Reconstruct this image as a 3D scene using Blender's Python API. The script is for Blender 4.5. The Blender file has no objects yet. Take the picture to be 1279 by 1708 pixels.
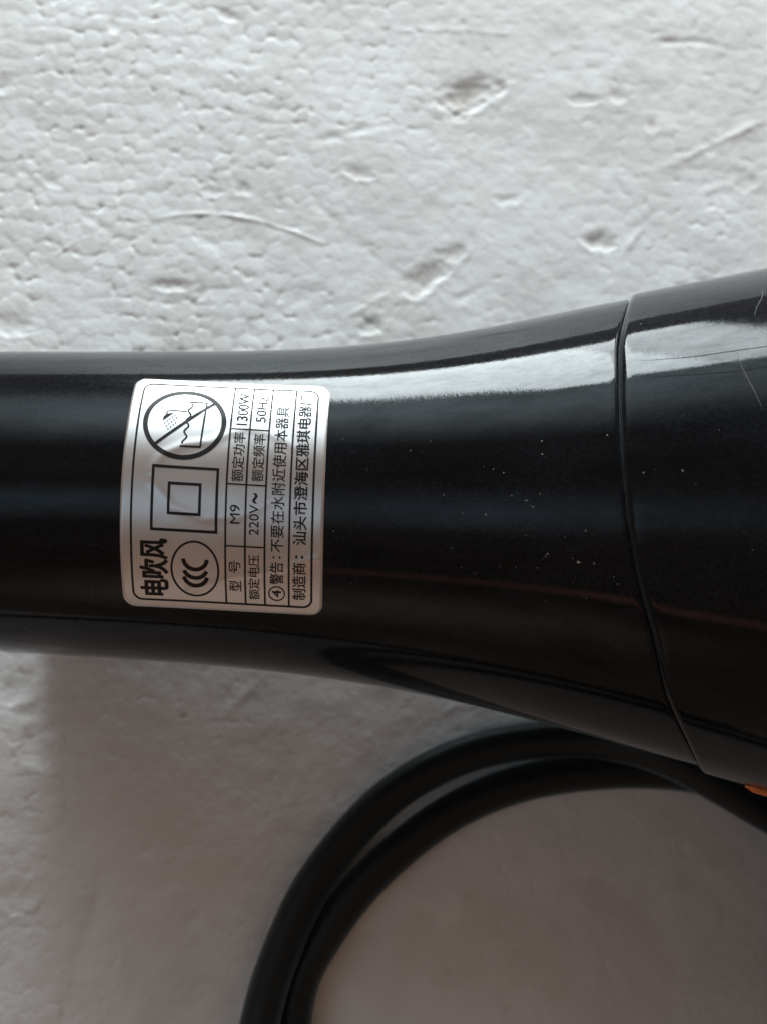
import bpy, bmesh, math
import numpy as np
from mathutils import Matrix, Vector

S = 0.001                      # everything below is laid out in millimetres
R = math.radians
scene = bpy.context.scene
col = scene.collection

# ------------------------------------------------------------------ camera
CAM_H, FPX, WPX, HPX = 201.0, 2040.0, 1279.0, 1708.0
cam = bpy.data.cameras.new("camera")
cam.sensor_fit = 'HORIZONTAL'
cam.sensor_width = 36.0
cam.lens = FPX / WPX * 36.0
cam.clip_start = 0.005
cam.clip_end = 20.0
cam.dof.use_dof = True
cam.dof.focus_distance = 0.153
cam.dof.aperture_fstop = 27.0
camo = bpy.data.objects.new("camera", cam)
col.objects.link(camo)

# The dryer is modelled in the camera's own axes; the board is a level plane that the
# camera looks at slightly obliquely.  FRAME turns camera axes (mm) into the level world (mm).
TB, TT, Z0 = 0.118, 0.21, 0.9
_n = np.array([TB, TT, 1.0]) / math.sqrt(1 + TB * TB + TT * TT)
_ey = np.array([0, 1.0, 0]) - _n[1] * _n
_ey /= np.linalg.norm(_ey)
ROT = np.stack([np.cross(_ey, _n), _ey, _n])
P0 = np.array([0, 0, Z0])
FRAME = Matrix([[*ROT[i], -(ROT[i] @ P0) * S] for i in range(3)] + [[0, 0, 0, 1]])
camo.matrix_world = FRAME @ Matrix.Translation((0, 0, CAM_H * S))


def to_world(p):
    return (np.asarray(p, float) - P0) @ ROT.T


CAM_W = to_world((0, 0, CAM_H))


def board_at(px, py, z=0.0):
    """world point (mm) at height z over the board seen at a pixel of the photograph"""
    d = ROT @ np.array([(px - 639.5) / FPX, (854.0 - py) / FPX, -1.0])
    t = (z - CAM_W[2]) / d[2]
    return CAM_W + t * d


scene.camera = camo

# ------------------------------------------------------------------ world: dim warm room
world = bpy.data.worlds.new("World")
scene.world = world
world.use_nodes = True
bg = world.node_tree.nodes["Background"]
bg.inputs[0].default_value = (0.170, 0.116, 0.086, 1)
bg.inputs[1].default_value = 1.0


def area(name, loc, target, sx, sy, radiance, color, fade=False):
    l = bpy.data.lights.new(name, 'AREA')
    l.shape = 'RECTANGLE'
    l.size, l.size_y = sx, sy
    l.energy = radiance * math.pi * sx * sy
    l.color = color
    o = bpy.data.objects.new(name, l)
    o.location = loc
    o.rotation_euler = (Vector(target) - Vector(loc)).to_track_quat('-Z', 'Y').to_euler()
    col.objects.link(o)
    if fade:                   # brightness falls off smoothly: 'up' towards the upper edge, 'all' towards every edge
        l.use_nodes = True
        nt = l.node_tree
        em = nt.nodes['Emission']
        g = nt.nodes.new('ShaderNodeNewGeometry')
        sp = nt.nodes.new('ShaderNodeSeparateXYZ')
        nt.links.new(g.outputs['Parametric'], sp.inputs[0])
        outs = []
        for k, axis_ in ((0, 'X'), (1, 'Y')):
            rv = nt.nodes.new('ShaderNodeValToRGB')
            cr = rv.color_ramp
            cr.interpolation = 'EASE'
            if fade == 'up' and axis_ == 'Y':
                stops = ((0.0, 1), (1.0, 0))
            else:
                stops = ((0.0, 0), (0.5, 1), (1.0, 0)) if fade == 'all' else ((0.0, 0), (0.3, 1), (0.7, 1), (1.0, 0))
            cr.elements[0].position, cr.elements[1].position = stops[0][0], stops[-1][0]
            for c_, v_ in stops[1:-1]:
                cr.elements.new(c_)
            for e_, (c_, v_) in zip(cr.elements, stops):
                e_.position = c_
                e_.color = (v_, v_, v_, 1)
            nt.links.new(sp.outputs[axis_], rv.inputs[0])
            outs.append(rv.outputs[0])
        mu = nt.nodes.new('ShaderNodeMath')
        mu.operation = 'MULTIPLY'
        nt.links.new(outs[0], mu.inputs[0])
        nt.links.new(outs[1], mu.inputs[1])
        nt.links.new(mu.outputs[0], em.inputs['Strength'])
    return o


# a low window beyond the far edge of the board, soft daylight around it that fades upwards, a warm lamp behind the viewer
area("window_and_fill_light", (-0.087, 0.60, 0.17), (-0.087, 0.0, 0.17), 0.12, 0.31, 25.5, (0.87, 0.97, 1.0))
area("window_and_fill_light", (0.017, 0.60, 0.17), (0.017, 0.0, 0.17), 0.084, 0.31, 16.0, (0.89, 0.97, 1.0))
area("window_and_fill_light", (0.33, 0.50, 0.17), (0.0, 0.0, 0.05), 0.26, 0.30, 7.0, (0.92, 0.98, 1.0))  # added fill from the right, no window is known there
area("daylight", (-0.22, 0.70, 0.46), (0, 0, 0.1), 1.0, 0.75, 3.2, (0.76, 0.92, 1.0), fade='all')
area("ceiling_bounce", (-0.58, -0.16, 0.80), (-0.05, 0, 0), 0.5, 1.1, 0.95, (0.48, 0.76, 1.0), fade='all')
area("warm_lamp", (-0.17, -0.44, 0.36), (0, 0, 0), 0.26, 0.05, 0.9, (1.0, 0.38, 0.26), fade='all')
area("warm_room", (-0.30, -0.75, 0.22), (-0.02, 0, 0.03), 0.34, 0.55, 0.42, (1.0, 0.78, 0.70), fade='all')

vs = scene.view_settings
vs.view_transform = 'Standard'
vs.look = 'None'
vs.exposure = 0.0
vs.gamma = 1.0
vs.use_curve_mapping = False
scene.cycles.use_denoising = True
scene.cycles.max_bounces = 8


# ------------------------------------------------------------------ helpers
def mesh_obj(name, verts, faces, mat, parent=None, smooth=True):
    me = bpy.data.meshes.new(name)
    verts = np.asarray(verts, dtype=np.float32) * S
    faces = np.asarray(faces, dtype=np.int32)
    n, k = faces.shape
    me.vertices.add(len(verts))
    me.vertices.foreach_set('co', verts.ravel())
    me.loops.add(n * k)
    me.loops.foreach_set('vertex_index', faces.ravel())
    me.polygons.add(n)
    me.polygons.foreach_set('loop_start', np.arange(0, n * k, k, dtype=np.int32))
    me.polygons.foreach_set('loop_total', np.full(n, k, dtype=np.int32))
    me.update(calc_edges=True)
    me.validate()
    if smooth:
        me.polygons.foreach_set('use_smooth', np.ones(len(me.polygons), dtype=bool))
    me.materials.append(mat)
    o = bpy.data.objects.new(name, me)
    col.objects.link(o)
    if parent:
        o.parent = parent
    return o


def grid_faces(nr, nc, wrap=False, flip=False):
    i = np.arange(nr - 1)[:, None]
    j = np.arange(nc if wrap else nc - 1)[None, :]
    j2 = (j + 1) % nc
    a, b, c, d = i * nc + j, i * nc + j2, (i + 1) * nc + j2, (i + 1) * nc + j
    q = np.stack([a, b, c, d], -1).reshape(-1, 4)
    return q[:, ::-1] if flip else q


def vnoise(x, y, scale, seed):
    rng = np.random.RandomState(seed)
    T = rng.rand(256, 256)
    x = x / scale + 1000.0
    y = y / scale + 1000.0
    xi, yi = np.floor(x).astype(int), np.floor(y).astype(int)
    fx, fy = x - xi, y - yi
    fx = fx * fx * (3 - 2 * fx)
    fy = fy * fy * (3 - 2 * fy)
    a, b = T[xi % 256, yi % 256], T[(xi + 1) % 256, yi % 256]
    c, d = T[xi % 256, (yi + 1) % 256], T[(xi + 1) % 256, (yi + 1) % 256]
    return (a * (1 - fx) + b * fx) * (1 - fy) + (c * (1 - fx) + d * fx) * fy - 0.5


def smooth(e0, e1, x):
    t = np.clip((x - e0) / (e1 - e0), 0, 1)
    return t * t * (3 - 2 * t)


def poly_dist(x, y, pts):
    """distance to a polyline and the position along it (0..1)"""
    best = np.full(np.shape(x), 1e9)
    along = np.zeros(np.shape(x))
    n = len(pts) - 1
    for k in range(n):
        (x0, y0), (x1, y1) = pts[k], pts[k + 1]
        dx, dy = x1 - x0, y1 - y0
        t = np.clip(((x - x0) * dx + (y - y0) * dy) / (dx * dx + dy * dy), 0, 1)
        d = np.hypot(x - x0 - t * dx, y - y0 - t * dy)
        m = d < best
        best = np.where(m, d, best)
        along = np.where(m, (k + t) / n, along)
    return best, along


# ------------------------------------------------------------------ materials
def new_mat(name):
    m = bpy.data.materials.new(name)
    m.use_nodes = True
    nt = m.node_tree
    b = nt.nodes["Principled BSDF"]
    return m, nt, b


def node(nt, kind, **kw):
    n = nt.nodes.new(kind)
    for k, v in kw.items():
        if k in n.inputs:
            n.inputs[k].default_value = v
        else:
            setattr(n, k, v)
    return n


def ramp(nt, src, p0, c0, p1, c1):
    r = nt.nodes.new('ShaderNodeValToRGB')
    r.color_ramp.elements[0].position, r.color_ramp.elements[1].position = p0, p1
    g = lambda c: (c, c, c, 1) if isinstance(c, (int, float)) else (*c, 1)
    r.color_ramp.elements[0].color, r.color_ramp.elements[1].color = g(c0), g(c1)
    nt.links.new(src, r.inputs[0])
    return r.outputs[0]


def mat_foam():
    m, nt, b = new_mat("expanded_foam")
    co = nt.nodes.new('ShaderNodeTexCoord').outputs['Object']
    dirt = node(nt, 'ShaderNodeAttribute', attribute_name='dirt')
    n1 = node(nt, 'ShaderNodeTexNoise', Scale=90.0, Detail=4.0)
    nt.links.new(co, n1.inputs['Vector'])
    tone = ramp(nt, n1.outputs['Fac'], 0.3, (0.80, 0.81, 0.80), 0.72, (0.86, 0.87, 0.868))
    mix = nt.nodes.new('ShaderNodeMix')
    mix.data_type = 'RGBA'
    nt.links.new(dirt.outputs['Fac'], mix.inputs[0])
    nt.links.new(tone, mix.inputs[6])
    mix.inputs[7].default_value = (0.40, 0.35, 0.29, 1)
    nt.links.new(mix.outputs[2], b.inputs['Base Color'])
    b.inputs['Roughness'].default_value = 0.5
    b.inputs['Specular IOR Level'].default_value = 0.35
    n2 = node(nt, 'ShaderNodeTexNoise', Scale=1400.0, Detail=3.0)
    nt.links.new(co, n2.inputs['Vector'])
    bp = node(nt, 'ShaderNodeBump', Strength=0.35, Distance=0.0002)
    nt.links.new(n2.outputs['Fac'], bp.inputs['Height'])
    nt.links.new(bp.outputs[0], b.inputs['Normal'])
    return m


def mat_plastic():
    m, nt, b = new_mat("glossy_black_plastic")
    co = nt.nodes.new('ShaderNodeTexCoord').outputs['Object']
    mp = node(nt, 'ShaderNodeMapping')
    mp.inputs['Scale'].default_value = (0.22, 1, 1)
    nt.links.new(co, mp.inputs[0])
    big = node(nt, 'ShaderNodeTexNoise', Scale=70.0, Detail=5.0, Roughness=0.65)
    nt.links.new(mp.outputs[0], big.inputs['Vector'])
    fine = node(nt, 'ShaderNodeTexNoise', Scale=1500.0, Detail=3.0, Roughness=0.7)
    nt.links.new(co, fine.inputs['Vector'])
    add = node(nt, 'ShaderNodeMath', operation='MULTIPLY')
    nt.links.new(ramp(nt, big.outputs['Fac'], 0.35, 0.25, 0.75, 1.0), add.inputs[0])
    nt.links.new(ramp(nt, fine.outputs['Fac'], 0.35, 0.5, 0.7, 1.0), add.inputs[1])
    nt.links.new(ramp(nt, add.outputs[0], 0.1, 0.03, 0.9, 0.13), b.inputs['Roughness'])
    # a thin film of dust that shows at glancing angles
    film = node(nt, 'ShaderNodeTexNoise', Scale=160.0, Detail=6.0, Roughness=0.75)
    nt.links.new(mp.outputs[0], film.inputs['Vector'])
    nt.links.new(ramp(nt, film.outputs['Fac'], 0.3, 0.12, 0.75, 0.4), b.inputs['Sheen Weight'])
    # settled dust and finger smears: a faint pale cast in uneven patches
    pat = node(nt, 'ShaderNodeTexNoise', Scale=38.0, Detail=7.0, Roughness=0.7)
    nt.links.new(mp.outputs[0], pat.inputs['Vector'])
    grain = node(nt, 'ShaderNodeTexNoise', Scale=2600.0, Detail=2.0)
    nt.links.new(co, grain.inputs['Vector'])
    mm = node(nt, 'ShaderNodeMath', operation='MULTIPLY')
    nt.links.new(ramp(nt, pat.outputs['Fac'], 0.42, 0.12, 0.72, 1.0), mm.inputs[0])
    nt.links.new(ramp(nt, grain.outputs['Fac'], 0.4, 0.25, 0.68, 1.0), mm.inputs[1])
    # the gloss itself is broken by rubbed, hazy patches
    blot = node(nt, 'ShaderNodeTexNoise', Scale=120.0, Detail=8.0, Roughness=0.8)
    nt.links.new(mp.outputs[0], blot.inputs['Vector'])
    nt.links.new(ramp(nt, blot.outputs['Fac'], 0.33, 0.29, 0.68, 0.11), b.inputs['Specular IOR Level'])
    nt.links.new(ramp(nt, mm.outputs[0], 0.0, (0.0025, 0.003, 0.0038), 1.0, (0.020, 0.028, 0.038)), b.inputs['Base Color'])
    b.inputs['Sheen Roughness'].default_value = 0.35
    b.inputs['Sheen Tint'].default_value = (0.85, 0.95, 1.0, 1)
    bp = node(nt, 'ShaderNodeBump', Strength=0.12, Distance=0.00004)
    nt.links.new(fine.outputs['Fac'], bp.inputs['Height'])
    nt.links.new(bp.outputs[0], b.inputs['Normal'])
    return m


def mat_simple(name, color, rough, metal=0.0, spec=0.5, bump=0.0, bscale=900.0, var=0.0):
    m, nt, b = new_mat(name)
    co = nt.nodes.new('ShaderNodeTexCoord').outputs['Object']
    n = node(nt, 'ShaderNodeTexNoise', Scale=bscale, Detail=4.0)
    nt.links.new(co, n.inputs['Vector'])
    lo = tuple(c * (1 - var) for c in color)
    hi = tuple(min(1, c * (1 + var)) for c in color)
    nt.links.new(ramp(nt, n.outputs['Fac'], 0.3, lo, 0.7, hi), b.inputs['Base Color'])
    b.inputs['Roughness'].default_value = rough
    b.inputs['Metallic'].default_value = metal
    b.inputs['Specular IOR Level'].default_value = spec
    if bump:
        bp = node(nt, 'ShaderNodeBump', Strength=bump, Distance=0.00005)
        nt.links.new(n.outputs['Fac'], bp.inputs['Height'])
        nt.links.new(bp.outputs[0], b.inputs['Normal'])
    return m


M_foam = mat_foam()
M_plastic = mat_plastic()
M_cord = mat_simple("black_rubber", (0.006, 0.009, 0.0105), 0.42, spec=0.3, bump=0.25, bscale=700, var=0.3)
M_cord.node_tree.nodes["Principled BSDF"].inputs['Sheen Weight'].default_value = 0.35
M_cord.node_tree.nodes["Principled BSDF"].inputs['Sheen Tint'].default_value = (0.7, 0.9, 1.0, 1)
M_foil = mat_simple("silver_foil", (0.70, 0.69, 0.68), 0.33, metal=0.88, bump=0.06, bscale=250, var=0.03)
M_ink = mat_simple("black_ink", (0.012, 0.010, 0.010), 0.4, metal=0.0, spec=0.3, var=0.2)
M_copper = mat_simple("copper_trim", (0.85, 0.24, 0.07), 0.35, metal=0.3, var=0.2)
M_dust = mat_simple("pale_dust", (0.42, 0.42, 0.41), 0.8, var=0.3)
M_lint = mat_simple("grey_lint", (0.22, 0.22, 0.22), 0.8, var=0.2)
M_dull = mat_simple("dull_black", (0.012, 0.012, 0.014), 0.85, spec=0.2, var=0.3)
M_dark = mat_simple("dark_inner_plastic", (0.004, 0.004, 0.004), 0.6, spec=0.2)

# ------------------------------------------------------------------ foam board
def bpx(px, py):
    p = board_at(px, py)
    return p[0], p[1]


def axis(lo, a, b, hi, fine, coarse):
    l = np.linspace(lo, a, int((a - lo) / coarse) + 1)[:-1]
    m = np.linspace(a, b, int((b - a) / fine) + 1)
    r = np.linspace(b, hi, int((hi - b) / coarse) + 1)[1:]
    return np.concatenate([l, m, r])


def build_foam():
    gx = axis(-150, -72, 82, 150, 0.28, 1.0)
    gy = axis(-175, -88, 106, 215, 0.28, 1.0)
    X, Y = np.meshgrid(gx, gy)
    x, y = X.ravel(), Y.ravel()
    # bead pattern: the three nearest of a jittered lattice of bead centres
    cell = 2.75
    rng = np.random.RandomState(4)
    J = rng.rand(192, 192, 2) * 0.72 + 0.14
    HB = rng.randn(192, 192)
    TX, TY = rng.randn(192, 192), rng.randn(192, 192)
    wx = x + 0.5 * vnoise(x, y, 2.2, 11)
    wy = y + 0.5 * vnoise(x, y, 2.2, 12)
    ix, iy = np.floor(wx / cell).astype(int), np.floor(wy / cell).astype(int)
    F = np.full((3, len(x)), 1e9)
    hb, tx, ty, cx, cy = (np.zeros(len(x)) for _ in range(5))
    for di in (-2, -1, 0, 1, 2):
        for dj in (-2, -1, 0, 1, 2):
            a, b = ix + di, iy + dj
            ja = J[a % 192, b % 192]
            px, py = (a + ja[:, 0]) * cell, (b + ja[:, 1]) * cell
            d = np.hypot(wx - px, wy - py)
            n0 = d < F[0]
            n1 = (~n0) & (d < F[1])
            n2 = (~n0) & (~n1) & (d < F[2])
            F[2] = np.where(n0 | n1, F[1], np.where(n2, d, F[2]))
            F[1] = np.where(n0, F[0], np.where(n1, d, F[1]))
            F[0] = np.where(n0, d, F[0])
            hb = np.where(n0, HB[a % 192, b % 192], hb)
            tx = np.where(n0, TX[a % 192, b % 192], tx)
            ty = np.where(n0, TY[a % 192, b % 192], ty)
            cx = np.where(n0, px, cx)
            cy = np.where(n0, py, cy)
    edge, tri = F[1] - F[0], F[2] - F[0]
    crisp = 0.42 + 0.58 * smooth(25, -35, x + 0.35 * (60 - y)) + 0.5 * vnoise(x, y, 26, 5)
    crisp = np.clip(crisp, 0.2, 1.0) * (0.6 + 0.4 * smooth(-30, 5, y))
    open_ = np.clip(0.55 + 1.5 * vnoise(x, y, 5, 7), 0, 1.2)
    h = -0.055 * np.exp(-(edge / 0.3) ** 2) * open_ * crisp
    pit = smooth(1.05 + 0.8 * vnoise(x, y, 1.1, 19), 0.05, tri) * np.clip(-0.05 + 2.6 * vnoise(x, y, 2.1, 9), 0, 1.4)
    h += -0.23 * pit * crisp
    h += crisp * (0.014 * hb + 0.011 * (tx * (wx - cx) + ty * (wy - cy)) - 0.013 * F[0] ** 2)
    # unevenness of the worn face
    h += 0.5 * vnoise(x, y, 21, 21) + 0.22 * vnoise(x, y, 8.5, 22) + 0.12 * vnoise(x, y, 3.4, 23) + 0.06 * vnoise(x, y, 1.5, 24) + 0.03 * vnoise(x, y, .8, 25)
    dirt = np.zeros(len(x))
    dents = [(783, 155, 5.0, 2.6, 1.5, 20, .38), (765, 172, 2.0, 2.8, .8, -25, .45), (600, 287, 2.0, 1.3, 1.1, 0, .15), (1000, 402, 2.2, 1.6, 1.3, 0, .4),
             (715, 458, 4.0, 2.0, 1.25, 40, .3), (755, 420, 1.9, 1.5, .8, 20, .3), (845, 330, 2.0, 1.0, .8, 10, .1), (975, 165, 2.1, .9, .8, 0, .15),
             (1088, 205, 1.2, 1.6, .8, 0, .45), (1030, 160, 1.4, 1.0, .7, -40, .2), (1185, 245, 1.2, 1.3, .6, 0, .1), (1236, 300, 2.4, 1.6, .8, 0, .25),
             (20, 540, 3.4, 1.5, 1.0, -10, .1), (290, 474, 3.2, .8, .9, 0, .1), (622, 540, 1.8, 1.4, 1.1, 20, .2), (335, 487, 1.0, 1.0, .7, 0, .1),
             (375, 22, 1.6, .8, .9, -30, .1), (190, 40, .8, 1.4, .8, 0, .05), (3, 140, 1.2, 1.6, .9, 0, .1), (85, 300, 1.0, 1.6, .7, 40, .05),
             (350, 315, 1.4, 1.0, .7, 0, .1), (405, 315, 1.2, 1.0, .7, 0, .15), (60, 1235, 2.5, 3.5, 1.2, 10, .0), (25, 1150, 2.5, 2.0, .8, 0, .0),
             (130, 1680, 3.0, 2.0, .8, 0, .0), (30, 1500, 2.2, 1.6, .8, 0, .0), (306, 1196, .5, .5, .5, 0, .6)]
    for px, py, rx, ry, dep, ang, dt in dents:
        qx, qy = bpx(px, py)
        c, s = math.cos(R(ang)), math.sin(R(ang))
        ux, uy = (x - qx) * c + (y - qy) * s, -(x - qx) * s + (y - qy) * c
        rr = np.sqrt((ux / rx) ** 2 + (uy / ry) ** 2) + 0.8 * vnoise(x, y, 2.1, int(px) + 3) + 0.4 * vnoise(x, y, 0.9, int(py) + 3)
        g = smooth(1.75, 0.0, rr)
        h -= (0.37 if dep > 1.2 else 0.28) * dep * g
        # pressed-up lip on the side towards the camera's lower edge
        h += 0.08 * dep * np.exp(-((rr - 1.35) / 0.25) ** 2) * (uy < 0)
        dirt = np.maximum(dirt, dt * smooth(1.35, 0.3, rr))
    # scratches: (points in the photograph, width mm, height mm)
    lines = [([(90, 425), (130, 400), (170, 388)], .24, .35), ([(265, 362), (310, 355), (370, 355), (430, 366), (490, 385), (555, 410)], .26, .5),
             ([(130, 350), (210, 405)], .7, -.3), ([(310, 375), (380, 425), (440, 470)], .8, -.28), ([(520, 330), (640, 440)], .8, -.3),
             ([(20, 265), (95, 335)], .8, -.3), ([(1090, 66), (1165, 66), (1245, 84)], .6, -.6), ([(640, 48), (740, 48), (860, 56)], .5, .2),
             ([(1130, 268), (1200, 235), (1279, 198)], .6, .35), ([(1070, 285), (1130, 272)], .7, .4), ([(530, 235), (600, 215), (660, 205)], .8, -.5),
             ([(190, 1425), (150, 1540), (110, 1660)], 1.6, -.5), ([(352, 1112), (350, 1190)], .7, .3), ([(430, 1135), (372, 1195)], .7, .3),
             ([(640, 440), (760, 500), (820, 470)], .8, -.25), ([(1030, 430), (1060, 395), (1075, 370)], .6, .3), ([(1150, 330), (1250, 290)], .8, .25),
             ([(560, 540), (660, 480)], .5, .25), ([(400, 560), (530, 480)], 1.0, -.25), ([(880, 120), (1000, 110)], .6, -.2),
             ([(700, 1210), (760, 1180), (800, 1172)], .6, .25), ([(300, 1560), (420, 1420)], .9, -.25)]
    for pts, w, a in lines:
        d, al = poly_dist(x, y, [bpx(*p) for p in pts])
        h += 0.55 * a * np.exp(-(d / w) ** 2) * (0.6 + 1.2 * vnoise(x, y, 2.5, 51)) * np.minimum(1, 5 * np.minimum(al, 1 - al) + 0.25)
    # broad soil left by handling, with its own blotchy shape
    dirt = np.maximum(dirt, 0.12 * smooth(0.05, 0.34, vnoise(x, y, 17, 31) + 0.5 * vnoise(x, y, 4, 32)))
    dirt = np.maximum(dirt, 0.22 * pit * smooth(0.0, 0.3, vnoise(x, y, 13, 33)))
    h -= h.max() * 0 + 0.25
    V = np.stack([x, y, h], -1)
    nr, nc = len(gy), len(gx)
    faces = grid_faces(nr, nc)
    # sides and underside of the slab
    rim = np.concatenate([np.arange(nc), np.arange(1, nr) * nc + nc - 1, (nr - 1) * nc + np.arange(nc - 2, -1, -1), np.arange(nr - 2, 0, -1) * nc])
    base = len(V)
    low = V[rim].copy()
    low[:, 2] = -28.0
    V = np.concatenate([V, low, [[0, -25, -28.0]]])
    k = len(rim)
    i = np.arange(k)
    j = (i + 1) % k
    side = np.stack([rim[i], base + i, base + j, rim[j]], -1)
    bottom = np.stack([base + i, np.full(k, base + k), np.full(k, base + k), base + j], -1)
    o = mesh_obj("foam_board", V, np.concatenate([faces, side]), M_foam)
    at = o.data.attributes.new('dirt', 'FLOAT', 'POINT')
    dd = np.zeros(len(o.data.vertices), dtype=np.float32)
    dd[:len(dirt)] = np.clip(dirt, 0, 0.8)
    at.data.foreach_set('value', dd)
    o["kind"] = "structure"
    o["label"] = "scuffed white expanded foam board lying under the black hair dryer"
    return o


foam = build_foam()

# ------------------------------------------------------------------ hair dryer: shared shape
HR = [-1.4148, -3.0882, 0.6152, 6.3349, 6.8106, 23.7796]
HY = [-0.9260, -1.3332, 0.3067, 0.8081, -1.6878, -0.4173]
BR = [11.5578, 23.5263]
BY = [-2.1347, -0.1512]


def zc(x):
    return 31.0 + 0.03 * np.asarray(x, float)


def handle_pt(x, ph, off=0.0):
    x = np.asarray(x, float)
    r = np.polyval(HR, x / 50) + off
    return np.stack([x, np.polyval(HY, x / 50) + r * np.cos(ph), zc(x) + r * np.sin(ph)], -1)


def body_r(x):
    r = np.polyval(BR, x / 50)
    lim = 36.24 + 2.2 * (1 - np.exp(-np.maximum(x - 55, 0) / 8.0))
    return np.where(x > 55, np.minimum(r, lim), r)


def body_pt(x, ph, off=0.0):
    x = np.asarray(x, float)
    r = body_r(x) + off
    return np.stack([x, np.polyval(BY, x / 50) + r * np.cos(ph), zc(x) + r * np.sin(ph)], -1)


SEAM = [(-40, 34.6), (0, 34.0), (7.8, 33.3), (20, 31.6), (33, 29.8), (40, 28.7), (51.5, 28.0), (62, 27.5), (75, 27.3), (87, 27.7), (96, 28.3),
        (106, 29.5), (114, 31.1), (121.5, 32.2), (131, 33.4), (138, 35.3), (151, 38.5), (166, 41.6), (178, 43.3), (200, 43.6), (240, 41.0), (280, 37.0), (320, 34.7), (360, 34.0)]


def seam_x(phd):
    p = np.array([a for a, _ in SEAM], float)
    q = np.array([b for _, b in SEAM], float)
    # two light smoothing passes over a dense table keep the joint free of kinks
    d = np.linspace(0, 360, 721)
    t = np.interp(d, p, q)
    k = np.hanning(47)
    k /= k.sum()
    t = np.convolve(np.concatenate([t[-60:-1], t, t[1:60]]), k, 'same')[59:59 + 721]
    return np.interp(np.mod(phd, 360), d, t)


dryer = bpy.data.objects.new("hair_dryer", None)
dryer.empty_display_size = 0.02
col.objects.link(dryer)
dryer.matrix_world = FRAME
dryer["label"] = "glossy black hair dryer lying on white foam with a silver rating label on its handle"
dryer["category"] = "hair dryer"

NPH = 200
PHD = np.linspace(0, 360, NPH, endpoint=False)
PHR = np.radians(PHD)
SX = seam_x(PHD)


def build_handle():
    xl = -53.2
    rc = 1.0
    rows = []
    rows.append(handle_pt(np.full(NPH, xl), PHR, -18.0))
    for a in np.linspace(0, 90, 9):
        rows.append(handle_pt(np.full(NPH, xl + rc * (1 - math.cos(R(a)))), PHR, -rc * (1 - math.sin(R(a)))))
    for t in np.linspace(0, 1, 150)[1:]:
        rows.append(handle_pt((xl + rc) + t * (SX - 0.45 - (xl + rc)), PHR))
    rr = 0.38
    for a in np.linspace(0, 90, 9)[1:]:
        rows.append(handle_pt(SX - 0.45 + rr * math.sin(R(a)), PHR, -rr * (1 - math.cos(R(a)))))
    rows.append(handle_pt(SX - 0.07, PHR, -1.6))
    V = np.concatenate(rows)
    o = mesh_obj("handle", V, grid_faces(len(rows), NPH, True), M_plastic, dryer)
    o.data.materials.append(M_dark)                    # the unpolished wall of the joint
    for p in o.data.polygons[-NPH:]:
        p.material_index = 1
    return o


def build_body():
    rows = [body_pt(SX + 0.0, PHR, -2.6), body_pt(SX + 0.05, PHR, -1.4)]
    rr = 0.85
    for a in np.linspace(0, 90, 13):
        rows.append(body_pt(SX + 0.07 + rr * (1 - math.cos(R(a))), PHR, -rr * 1.0 * (1 - math.sin(R(a)))))
    x0 = SX + 0.07 + rr
    for t in np.linspace(0, 1, 90)[1:]:
        rows.append(body_pt(x0 + t * (88 - x0), PHR))
    V = np.concatenate(rows)
    o = mesh_obj("body", V, grid_faces(len(rows), NPH, True), M_plastic, dryer)
    o.data.materials.append(M_dark)
    for p in o.data.polygons[:2 * NPH]:
        p.material_index = 1
    return o


build_handle()
body = build_body()


def lathe(name, prof, mat, parent, centre, n=96):
    """profile (radius, y) turned about an axis along y"""
    a = np.linspace(0, 2 * np.pi, n, endpoint=False)
    ct = 1 / math.sqrt(1 + TT * TT)
    st = TT * ct
    rows = []
    for r, y in prof:
        w = r * np.sin(a)
        rows.append(np.stack([centre[0] + r * np.cos(a), centre[1] + y * ct + w * st, centre[2] - y * st + w * ct], -1))
    V = np.concatenate(rows)
    return mesh_obj(name, V, grid_faces(len(prof), n, True, True), mat, parent)


# the barrel crosses the neck just beyond the right edge of the picture
barrel = lathe("barrel", [(29, -104), (31, -106), (33, -105), (36, -90), (39.5, -62), (41.5, -35), (41.8, -5), (41.5, 14), (40, 26), (37, 32), (33, 34), (30, 33)],
               M_plastic, dryer, (103, -3, 31.6))
lathe("air_outlet", [(0.2, -92), (35.6, -92.5)], M_dark, barrel, (103, -3, 31.6))
lathe("air_intake", [(0.2, 31), (36.5, 30.5)], M_dark, barrel, (103, -3, 31.6))


def tube(pts, rad, n=16, closed_ends=True):
    pts = np.asarray(pts, float)
    rad = np.broadcast_to(rad, len(pts))
    T = np.gradient(pts, axis=0)
    T /= np.linalg.norm(T, axis=1)[:, None] + 1e-12
    up = np.array([0, 0, 1.0])
    A = np.cross(T, up)
    ln = np.linalg.norm(A, axis=1)
    A = np.where(ln[:, None] < 1e-4, np.array([0, 1.0, 0]), A / (ln[:, None] + 1e-12))
    B = np.cross(A, T)
    a = np.linspace(0, 2 * np.pi, n, endpoint=False)
    V = pts[:, None] + rad[:, None, None] * (np.cos(a)[None, :, None] * A[:, None] + np.sin(a)[None, :, None] * B[:, None])
    Fc = grid_faces(len(pts), n, True)
    return V.reshape(-1, 3), Fc


def catmull(P, per=14):
    P = np.asarray(P, float)
    Q = np.concatenate([[2 * P[0] - P[1]], P, [2 * P[-1] - P[-2]]])
    out = []
    for i in range(1, len(Q) - 2):
        for t in np.linspace(0, 1, per, endpoint=False):
            a, b, c, d = Q[i - 1], Q[i], Q[i + 1], Q[i + 2]
            out.append(0.5 * (2 * b + (c - a) * t + (2 * a - 5 * b + 4 * c - d) * t * t + (3 * b - a - 3 * c + d) * t ** 3))
    out.append(Q[-2])
    return np.array(out)


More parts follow.
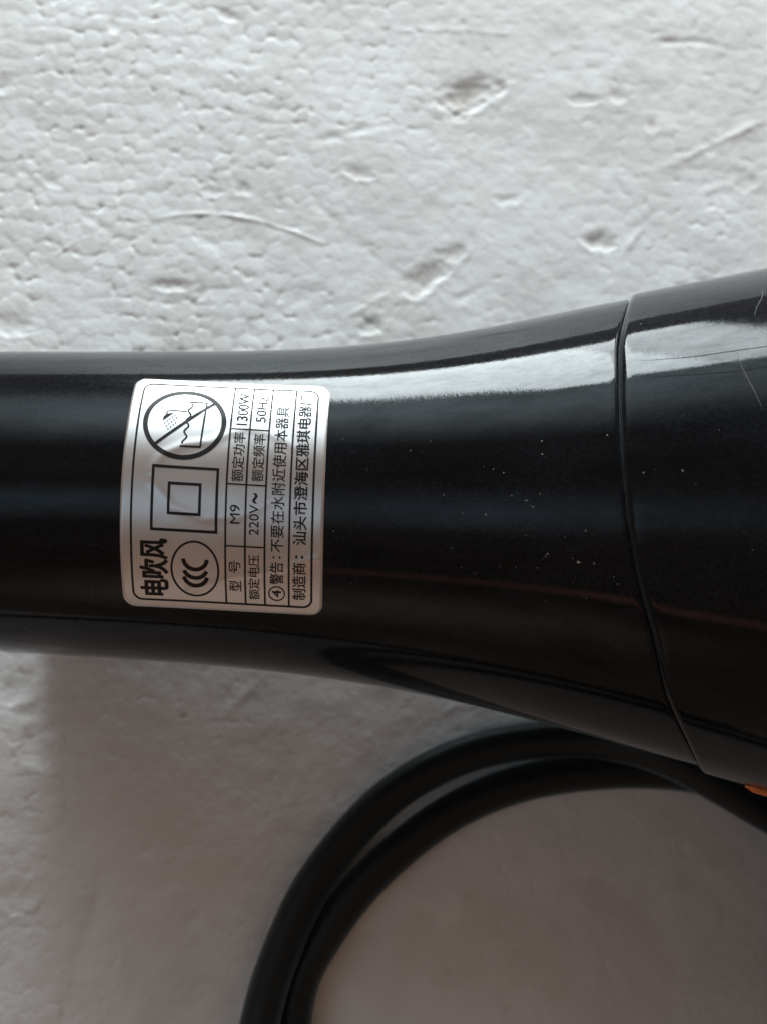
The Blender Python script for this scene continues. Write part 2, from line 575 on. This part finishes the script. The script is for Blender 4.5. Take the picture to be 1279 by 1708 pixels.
# copper coloured trim that starts on the flank of the body
tx = np.linspace(47.4, 80, 60)
P = body_pt(tx, np.radians(166.5 + 0.02 * (tx - 48)), 0.25)
V, Fc = tube(P, 0.62 * np.minimum(1, 0.25 + (tx - 47.4) / 1.6), 12)
V = np.concatenate([V, [P[0] - np.array([0.3, 0, 0])]])
tipf = np.array([[len(V) - 1, (k + 1) % 12, k, k] for k in range(12)])
trim = mesh_obj("copper_trim", V, Fc, M_copper, dryer)
trim["label"] = "thin copper coloured trim strip along the body"

# strain relief at the butt of the handle
sr_x = np.linspace(-53, -72, 34)
sr_p = np.stack([sr_x, np.full(34, 1.7), zc(sr_x) - 0.004 * (sr_x + 53) ** 2], -1)
V, Fc = tube(sr_p, np.linspace(6.2, 4.2, 34) + 0.35 * (np.arange(34) % 4 < 2), 24)
mesh_obj("strain_relief", V, Fc, M_cord, dryer)

# ------------------------------------------------------------------ rating label
LX0, LF0, LRHO, LK = -19.5984, 1.4642, 0.0277, -0.0012
LW, LH = 25.05, 31.69
CREASE = [(1.89, -8.83), (4.13, -7.45), (5.49, -4.87), (6.01, -1.84), (7.52, 0.72), (8.16, 2.58), (7.8, 4.9), (6.85, 7.23), (5.58, 9.18), (4.2, 9.6), (1.79, 8.23), (-0.56, 6.46), (-2.17, 4.27), (-3.18, 2.04), (-3.6, -2.0), (-2.4, -6.0), (0.5, -8.6)]
CREASE2 = [(-12.9, -4.0), (-12.16, -1.8), (-10.71, 1.69), (-10.12, 4.73), (-9.15, 7.74), (-7.76, 11.82)]
CREASE3 = [(9.5, -9.0), (10.4, -5.0), (9.4, -1.0), (10.2, 3.0)]


def label_bump(u, v):
    d, al = poly_dist(u, v, CREASE)
    b = 0.085 * np.exp(-(d / 0.6) ** 2) * (0.35 + 0.65 * np.cos(al * np.pi * 0.9) ** 2)
    d, _ = poly_dist(u, v, CREASE2)
    b = b + 0.07 * np.exp(-(d / 0.5) ** 2)
    d, _ = poly_dist(u, v, CREASE3)
    b = b + 0.045 * np.exp(-(d / 0.8) ** 2)
    return b + 0.05 * vnoise(u, v, 4.2, 41) + 0.02 * vnoise(u, v, 1.7, 42) + 0.05


def label_pt(u, v, off):
    u, v = np.asarray(u, float), np.asarray(v, float)
    a = v * math.cos(LRHO) + u * math.sin(LRHO)
    s = u * math.cos(LRHO) - v * math.sin(LRHO)
    x = LX0 + a
    ph = LF0 - s * (1 + LK * v) / np.polyval(HR, x / 50)
    return handle_pt(x, ph, off)


def build_label():
    nu, nv, rc = 200, 160, 1.7
    u = np.linspace(-LH / 2, LH / 2, nu)
    k = np.maximum(np.abs(u) - (LH / 2 - rc), 0)
    w = LW / 2 - (rc - np.sqrt(np.maximum(rc * rc - k * k, 0)))
    t = np.linspace(-1, 1, nv)
    U = np.repeat(u[:, None], nv, 1)
    Vv = w[:, None] * t[None, :]
    off = 0.05 + label_bump(U, Vv)
    border = np.zeros_like(U, bool)
    border[0, :] = border[-1, :] = border[:, 0] = border[:, -1] = True
    off = np.where(border, -0.02, off)
    near = np.minimum.reduce([np.arange(nu)[:, None] + 0 * U, (nu - 1 - np.arange(nu))[:, None] + 0 * U, np.arange(nv)[None, :] + 0 * U, (nv - 1 - np.arange(nv))[None, :] + 0 * U])
    off = np.where((near == 1), 0.05 + 0.4 * label_bump(U, Vv), off)
    P = label_pt(U, Vv, off)
    o = mesh_obj("rating_label", P.reshape(-1, 3), grid_faces(nu, nv, False, False), M_foil, dryer)
    o["label"] = "brushed silver foil rating label with black print"
    return o


label = build_label()


def flat_to_label(name, bm):
    """bm holds flat print in label coordinates (x = u, y = v); cut it finely and lay it on the label"""
    bmesh.ops.triangulate(bm, faces=bm.faces[:])
    for axis_i, span in ((0, LH / 2), (1, LW / 2)):
        vals = [v.co[axis_i] for v in bm.verts]
        lo, hi = min(vals), max(vals)
        step = 0.45
        for k in range(int(lo / step) - 1, int(hi / step) + 2):
            q = k * step
            if lo < q < hi:
                no = (1, 0, 0) if axis_i == 0 else (0, 1, 0)
                bmesh.ops.bisect_plane(bm, geom=bm.verts[:] + bm.edges[:] + bm.faces[:], plane_co=[c * q for c in no], plane_no=no, dist=1e-5)
    bmesh.ops.triangulate(bm, faces=bm.faces[:])
    bm.verts.ensure_lookup_table()
    bm.verts.index_update()
    uv = np.array([(v.co.x, v.co.y) for v in bm.verts])
    uu, vv = 0.9865 * uv[:, 0], 0.9752 * uv[:, 1] - 0.10 * (1 - (uv[:, 1] / 12.3) ** 2)
    P = label_pt(uu, vv, 0.05 + label_bump(uu, vv) + 0.034 + np.array([v.co.z for v in bm.verts]))
    faces = []
    for f in bm.faces:
        a, b, c = [v.index for v in f.verts]
        ar = (uv[b, 0] - uv[a, 0]) * (uv[c, 1] - uv[a, 1]) - (uv[c, 0] - uv[a, 0]) * (uv[b, 1] - uv[a, 1])
        faces.append((a, b, c) if ar < 0 else (a, c, b))
    bm.free()
    o = mesh_obj(name, P, faces, M_ink, label, smooth=False)
    return o


def quad(bm, p):
    bm.faces.new([bm.verts.new((a, b, 0)) for a, b in p])


def stroke(bm, pts, w, closed=False):
    """a print line of width w along (u, v) points, mitred"""
    p = np.asarray(pts, float)
    n = len(p)
    if closed:
        t = np.roll(p, -1, 0) - np.roll(p, 1, 0)
        prv = p - np.roll(p, 1, 0)
    else:
        t = np.gradient(p, axis=0)
        prv = np.diff(p, axis=0, prepend=p[:1] - (p[1:2] - p[:1]))
    t /= np.linalg.norm(t, axis=1)[:, None]
    prv /= np.linalg.norm(prv, axis=1)[:, None]
    nn = np.stack([-t[:, 1], t[:, 0]], -1)
    np_ = np.stack([-prv[:, 1], prv[:, 0]], -1)
    m = 1 / np.clip((nn * np_).sum(1), 0.5, 1)
    L, Rr = p + nn * (w / 2 * m)[:, None], p - nn * (w / 2 * m)[:, None]
    vl = [bm.verts.new((a, b, 0)) for a, b in L]
    vr = [bm.verts.new((a, b, 0)) for a, b in Rr]
    for i in range(n if closed else n - 1):
        j = (i + 1) % n
        bm.faces.new([vl[i], vl[j], vr[j], vr[i]])


def arc(c, ru, rv, a0, a1, n=40):
    a = np.radians(np.linspace(a0, a1, n))
    return np.stack([c[0] + ru * np.cos(a), c[1] + rv * np.sin(a)], -1)


def rrect(u0, u1, v0, v1, rc):
    out = []
    for (cu, cv, a) in ((u1 - rc, v1 - rc, 0), (u0 + rc, v1 - rc, 90), (u0 + rc, v0 + rc, 180), (u1 - rc, v0 + rc, 270)):
        out.append(arc((cu, cv), rc, rc, a, a + 90, 8))
    return np.concatenate(out)


# frame and table rules
bm = bmesh.new()
stroke(bm, rrect(-14.75, 14.8, -11.38, 11.45, 1.15), 0.27, True)
flat_to_label("printed_border", bm)
V1, V2, V3, V4 = 0.66, 3.14, 5.6, 8.63
for v in (V1, V2, V3, V4):
    bm = bmesh.new()
    stroke(bm, [(-14.66, v), (14.7, v)], 0.24)
    flat_to_label("printed_rule", bm)
for u in (8.1, 0.83, -6.85):
    bm = bmesh.new()
    quad(bm, [(u - .1, V1 + .1), (u + .1, V1 + .1), (u + .1, V2 - .1), (u - .1, V2 - .1)])
    quad(bm, [(u - .1, V2 + .1), (u + .1, V2 + .1), (u + .1, V3 - .1), (u - .1, V3 - .1)])
    flat_to_label("printed_rule", bm)

# double square
bm = bmesh.new()
for (a, b, c, d) in ((-5.26, 2.52, -8.75, -0.52), (-3.2, 0.48, -6.62, -2.66)):
    stroke(bm, [(a, c), (b, c), (b, d), (a, d)], 0.36, True)
flat_to_label("double_square_symbol", bm)

# oval certification mark with three nested Cs opening along the reading direction
bm = bmesh.new()
stroke(bm, arc((-10.2, -3.24), 3.64, 3.0, 0, 354, 60), 0.26, True)
for k, cu in enumerate((-8.75, -9.9, -10.95)):
    rad_u, rad_v = 1.42, 1.5
    stroke(bm, arc((cu, -3.2), rad_u, rad_v, (92, 108, 100)[k], (268, 252, 260)[k], 26), 0.52)
flat_to_label("certification_mark", bm)

# no bathing or showering sign
bm = bmesh.new()
PC, PU, PV = (8.62, -5.33), 4.82, 5.1
stroke(bm, arc(PC, PU, PV, 0, 357, 110), 0.62, True)
flat_to_label("prohibition_ring", bm)
bm = bmesh.new()
stroke(bm, [(5.35, -8.85), (11.95, -1.55)], 0.42)
flat_to_label("prohibition_slash", bm)
bm = bmesh.new()
wu = np.linspace(11.6, 5.6, 90)
wave = np.stack([wu, -4.72 - 0.07 * (11.6 - wu) + 0.22 * np.sin((11.6 - wu) * 2 * np.pi / 1.55)], -1)
stroke(bm, wave, 0.24)
stroke(bm, [(11.85, -5.15), (11.85, -2.78)], 0.22)
stroke(bm, [(11.85, -2.72), (5.4, -2.98)], 0.24)
stroke(bm, [(5.3, -2.9), (5.25, -5.6)], 0.26)
flat_to_label("bathtub_pictogram", bm)
bm = bmesh.new()
stroke(bm, [(10.25, -5.2), (10.3, -7.2), (10.2, -7.6), (9.9, -7.78), (9.55, -7.8)], 0.15)
quad(bm, [(9.72, -7.72), (9.35, -8.1), (8.65, -8.2), (9.95, -6.85)])
for r_ in range(3):
    for c_ in range(5 - (r_ > 1)):
        bu = 8.55 + 0.30 * c_ - 0.40 * (r_ + 0.2)
        bv = -7.95 + 0.30 * c_ + 0.26 * (r_ + 0.2)
        stroke(bm, [(bu, bv), (bu - 0.26, bv + 0.05)], 0.13)
flat_to_label("shower_pictogram", bm)


def text(s, u0, u1, vt, vb, bold=0.0, name="printed_text"):
    c = bpy.data.curves.new("t", 'FONT')
    c.body = s
    c.size = 1.0
    c.resolution_u = 4
    o = bpy.data.objects.new("t", c)
    col.objects.link(o)
    dg = bpy.context.evaluated_depsgraph_get()
    me = bpy.data.meshes.new_from_object(o.evaluated_get(dg))
    bpy.data.objects.remove(o)
    bpy.data.curves.remove(c)
    co = np.array([tuple(v.co) for v in me.vertices])
    lo, hi = co.min(0), co.max(0)
    bm = bmesh.new()
    bm.from_mesh(me)
    bpy.data.meshes.remove(me)
    for v in bm.verts:
        a = (v.co.x - lo[0]) / (hi[0] - lo[0])
        b = (v.co.y - lo[1]) / (hi[1] - lo[1])
        v.co = (u0 + a * (u1 - u0), vb - b * (vb - vt), 0)
    if bold > 0:               # thicken the glyphs with a narrow band along their outlines
        w = bold * (vb - vt)
        for e in [e for e in bm.edges if len(e.link_faces) == 1]:
            p, q = (np.array(v.co[:2]) for v in e.verts)
            d = q - p
            ln = np.linalg.norm(d)
            if ln < 1e-6:
                continue
            d = d / ln * w
            n_ = np.array([-d[1], d[0]])
            bm.faces.new([bm.verts.new((*c_, 0.004)) for c_ in (p - d * .6 - n_, q + d * .6 - n_, q + d * .6 + n_, p - d * .6 + n_)])
    return flat_to_label(name, bm)


text("电吹风", -14.0, -6.5, -10.3, -6.75, 0.03, "printed_heading")
text("型", -12.88, -11.4, 1.1, 2.62, 0.008)
text("号", -10.34, -8.72, 1.12, 2.56, 0.008)
text("M9", -4.05, -1.73, 1.2, 2.45, 0.006)
text("额定功率", 1.18, 7.62, 1.18, 2.7, 0.007)
text("1300W", 8.7, 13.85, 1.36, 2.75, 0.018)
text("额定电压", -13.95, -7.85, 3.55, 4.95, 0.007)
text("220V", -5.33, -1.6, 3.62, 4.82, 0.006)
text("~", -1.42, -0.16, 3.95, 4.6, 0.02)
text("额定频率", 1.34, 7.54, 3.72, 5.22, 0.007)
text("50Hz", 9.3, 13.4, 3.8, 5.05, 0.018)
bm = bmesh.new()
stroke(bm, arc((-12.93, 7.1), 0.98, 0.98, 0, 351, 40), 0.17, True)
flat_to_label("printed_ring", bm)
text("4", -13.42, -12.45, 6.52, 7.66, 0.02)
text("警告", -11.6, -8.62, 6.24, 7.95, 0.01)
text(":", -8.16, -7.86, 6.6, 7.62, 0.0)
text("不要在水附近使用本器具", -7.3, 11.9, 6.3, 7.95, 0.008)
text("制造商", -13.68, -8.58, 9.06, 10.74, 0.012)
text(":", -8.0, -7.62, 9.42, 10.4, 0.02)
text("汕头市澄海区雅琪电器厂", -6.27, 13.95, 9.1, 10.74, 0.02)

# ------------------------------------------------------------------ dust, lint and thin dark lines on the plastic
H_DUST = [(9.3, 88.8, 3), (19.1, 98.3, 4), (22.5, 99.8, 6), (24.3, 99.8, 3), (23.3, 92.2, 3), (16.6, 94.0, 2), (8.1, 98.3, 3), (9.2, 103.5, 2), (10.7, 104.8, 2), (7.1, 83.8, 2), (12.0, 89.0, 3), (14.1, 78.0, 3), (12.9, 77.0, 2), (11.8, 76.2, 2), (18.6, 70.0, 3), (18.6, 73.5, 3), (3.2, 71.0, 2), (5.6, 68.5, 2), (-4.9, 66.8, 2), (-6.0, 95.2, 2), (17.4, 86.8, 3), (15.0, 84.0, 2), (16.6, 85.2, 3), (18.2, 83.5, 2), (26.0, 69.5, 3), (27.0, 104.2, 3), (22.0, 105.0, 2), (26.5, 102.5, 2), (23.6, 108.5, 2), (19.1, 110.5, 2), (17.9, 102.0, 2), (21.9, 99.0, 2), (18.6, 99.5, 2), (13.8, 102.2, 2), (15.5, 102.2, 2), (21.0, 93.8, 2)]
B_DUST = [(33.8, 78.5, 4), (30.9, 78.2, 2), (29.6, 78.8, 3), (32.9, 80.0, 2), (31.7, 36.8, 3), (46, 88, 2), (41, 94, 2), (38, 70, 2), (49, 76, 2)]


def build_dust(name, items, fn, seed):
    rng = np.random.RandomState(seed)
    V, Fc = [], []
    for x, pd, s in items:
        for k in range(1 + (rng.rand() < 0.35)):
            xx, ph = x + 0.22 * k * rng.randn(), R(pd) + 0.008 * k * rng.randn()
            c = fn(np.array(xx), ph, 0.02)
            n = fn(np.array(xx), ph, 1.0) - fn(np.array(xx), ph, 0.0)
            n /= np.linalg.norm(n)
            t1 = np.cross(n, (0.3, 1, 0.2))
            t1 /= np.linalg.norm(t1)
            t2 = np.cross(n, t1)
            rad = 0.027 * s * (0.7 + 0.5 * rng.rand()) * (0.6 if k else 1)
            b = sum(len(q) for q in V)
            ring = [c + t1 * rad * math.cos(a) * (0.7 + 0.6 * rng.rand()) + t2 * rad * math.sin(a) * (0.7 + 0.6 * rng.rand()) for a in np.linspace(0, 2 * np.pi, 7)[:-1]]
            V.append(np.array(ring + [c + n * rad * 0.7]))
            Fc += [(b + i, b + (i + 1) % 6, b + 6) for i in range(6)]
    o = mesh_obj(name, np.concatenate(V), Fc, M_dust, dryer, smooth=False)
    o["kind"] = "stuff"
    return o


rg = np.random.RandomState(8)
extra = [(rg.uniform(-6, 26), rg.uniform(60, 112), 1) for _ in range(14)]
build_dust("dust_specks", H_DUST + extra, handle_pt, 1)
build_dust("dust_specks", B_DUST + [(rg.uniform(34, 50), rg.uniform(45, 105), 1) for _ in range(8)], body_pt, 2)


def on_surface(name, fn, pts, rad, mat, lift=0.0):
    q = catmull(np.array(pts, float), 10)
    P = fn(q[:, 0], np.radians(q[:, 1]), lift)
    t = np.linspace(0, 1, len(P))
    V, Fc = tube(P, rad * (0.25 + 0.75 * np.sin(np.pi * t) ** 0.5), 8)
    return mesh_obj(name, V, Fc, mat, dryer)


on_surface("lint_fibre", body_pt, [(46.8, 31), (46.2, 34.2), (45.1, 37.8), (44.4, 41.2)], 0.035, M_lint, 0.03)
on_surface("lint_fibre", body_pt, [(41.3, 51.5), (41.5, 56.5), (42.2, 61.5), (42.8, 66.0)], 0.03, M_lint, 0.03)
on_surface("mould_line", handle_pt, [(-6.6, 85.5), (4.3, 85.2), (14.9, 85.2), (21.5, 85.0)], 0.03, M_dull, -0.01)
on_surface("dark_line", body_pt, [(30.6, 50.5), (36.0, 51.2), (40.7, 51.0), (45.4, 50.8), (54, 50.4)], 0.05, M_dull, -0.005)  # two thin dull black lines running along the body
on_surface("dark_line", body_pt, [(30.3, 55.5), (35.7, 56.2), (40.2, 56.5), (44.8, 56.2), (54, 55.8)], 0.045, M_dull, -0.008)

# ------------------------------------------------------------------ power cord: one coil lying partly under the dryer
RC = 2.9


def cpx(px, py, z):
    return tuple(board_at(px, py, z))


path = [tuple(to_world((-62, 1.7, 28.8))), tuple(to_world((-74, 1.7, 27.4))), (-96, -3, 8), (-106, -16, RC), (-112, -40, RC), (-108, -80, RC), (-90, -118, RC), (-55, -146, RC), (-10, -157, RC), (40, -156, RC),
        (80, -134, RC), (96, -100, RC), (92, -66, RC)]
inner = [(1400, 1366), (1250, 1314), (1150, 1291), (1067, 1285), (998, 1287), (902, 1299), (815, 1325), (720, 1375), (612, 1468), (540, 1565), (485, 1690)]
path += [cpx(a, b, RC) for a, b in inner]
path += [(-14, -100, RC), (-2, -124, RC), (28, -138, RC), (60, -128, RC + .2), (80, -104, 4.5), (86, -80, 7.5)]
outer = [(1400, 1436, 8.8), (1279, 1358, 8.8), (1180, 1299, 8.8), (1090, 1256, 7.5), (1000, 1236, 4.5), (902, 1235, 3.1), (806, 1250, 3.0), (714, 1286, 3.0), (622, 1351, 3.0), (526, 1468, 3.9), (476, 1572, 5.4), (431, 1714, 7.0)]
path += [cpx(a, b, z) for a, b, z in outer]
path += [(-24, -102, 8.0), (-16, -126, 8.7), (6, -146, 8.7), (34, -155, 8.7)]
dense = catmull(path, 16)
ker = np.hanning(25)
ker /= ker.sum()
pad = np.concatenate([np.repeat(dense[:1], 12, 0), dense, np.repeat(dense[-1:], 12, 0)])
dense = np.stack([np.convolve(pad[:, k], ker, 'valid') for k in range(3)], -1)   # a cord bends evenly
V, Fc = tube(dense, RC, 22)
cord = mesh_obj("power_cord", V, Fc, M_cord)
cord["label"] = "coiled black rubber power cord lying on the foam below the dryer"
cord["category"] = "cord"
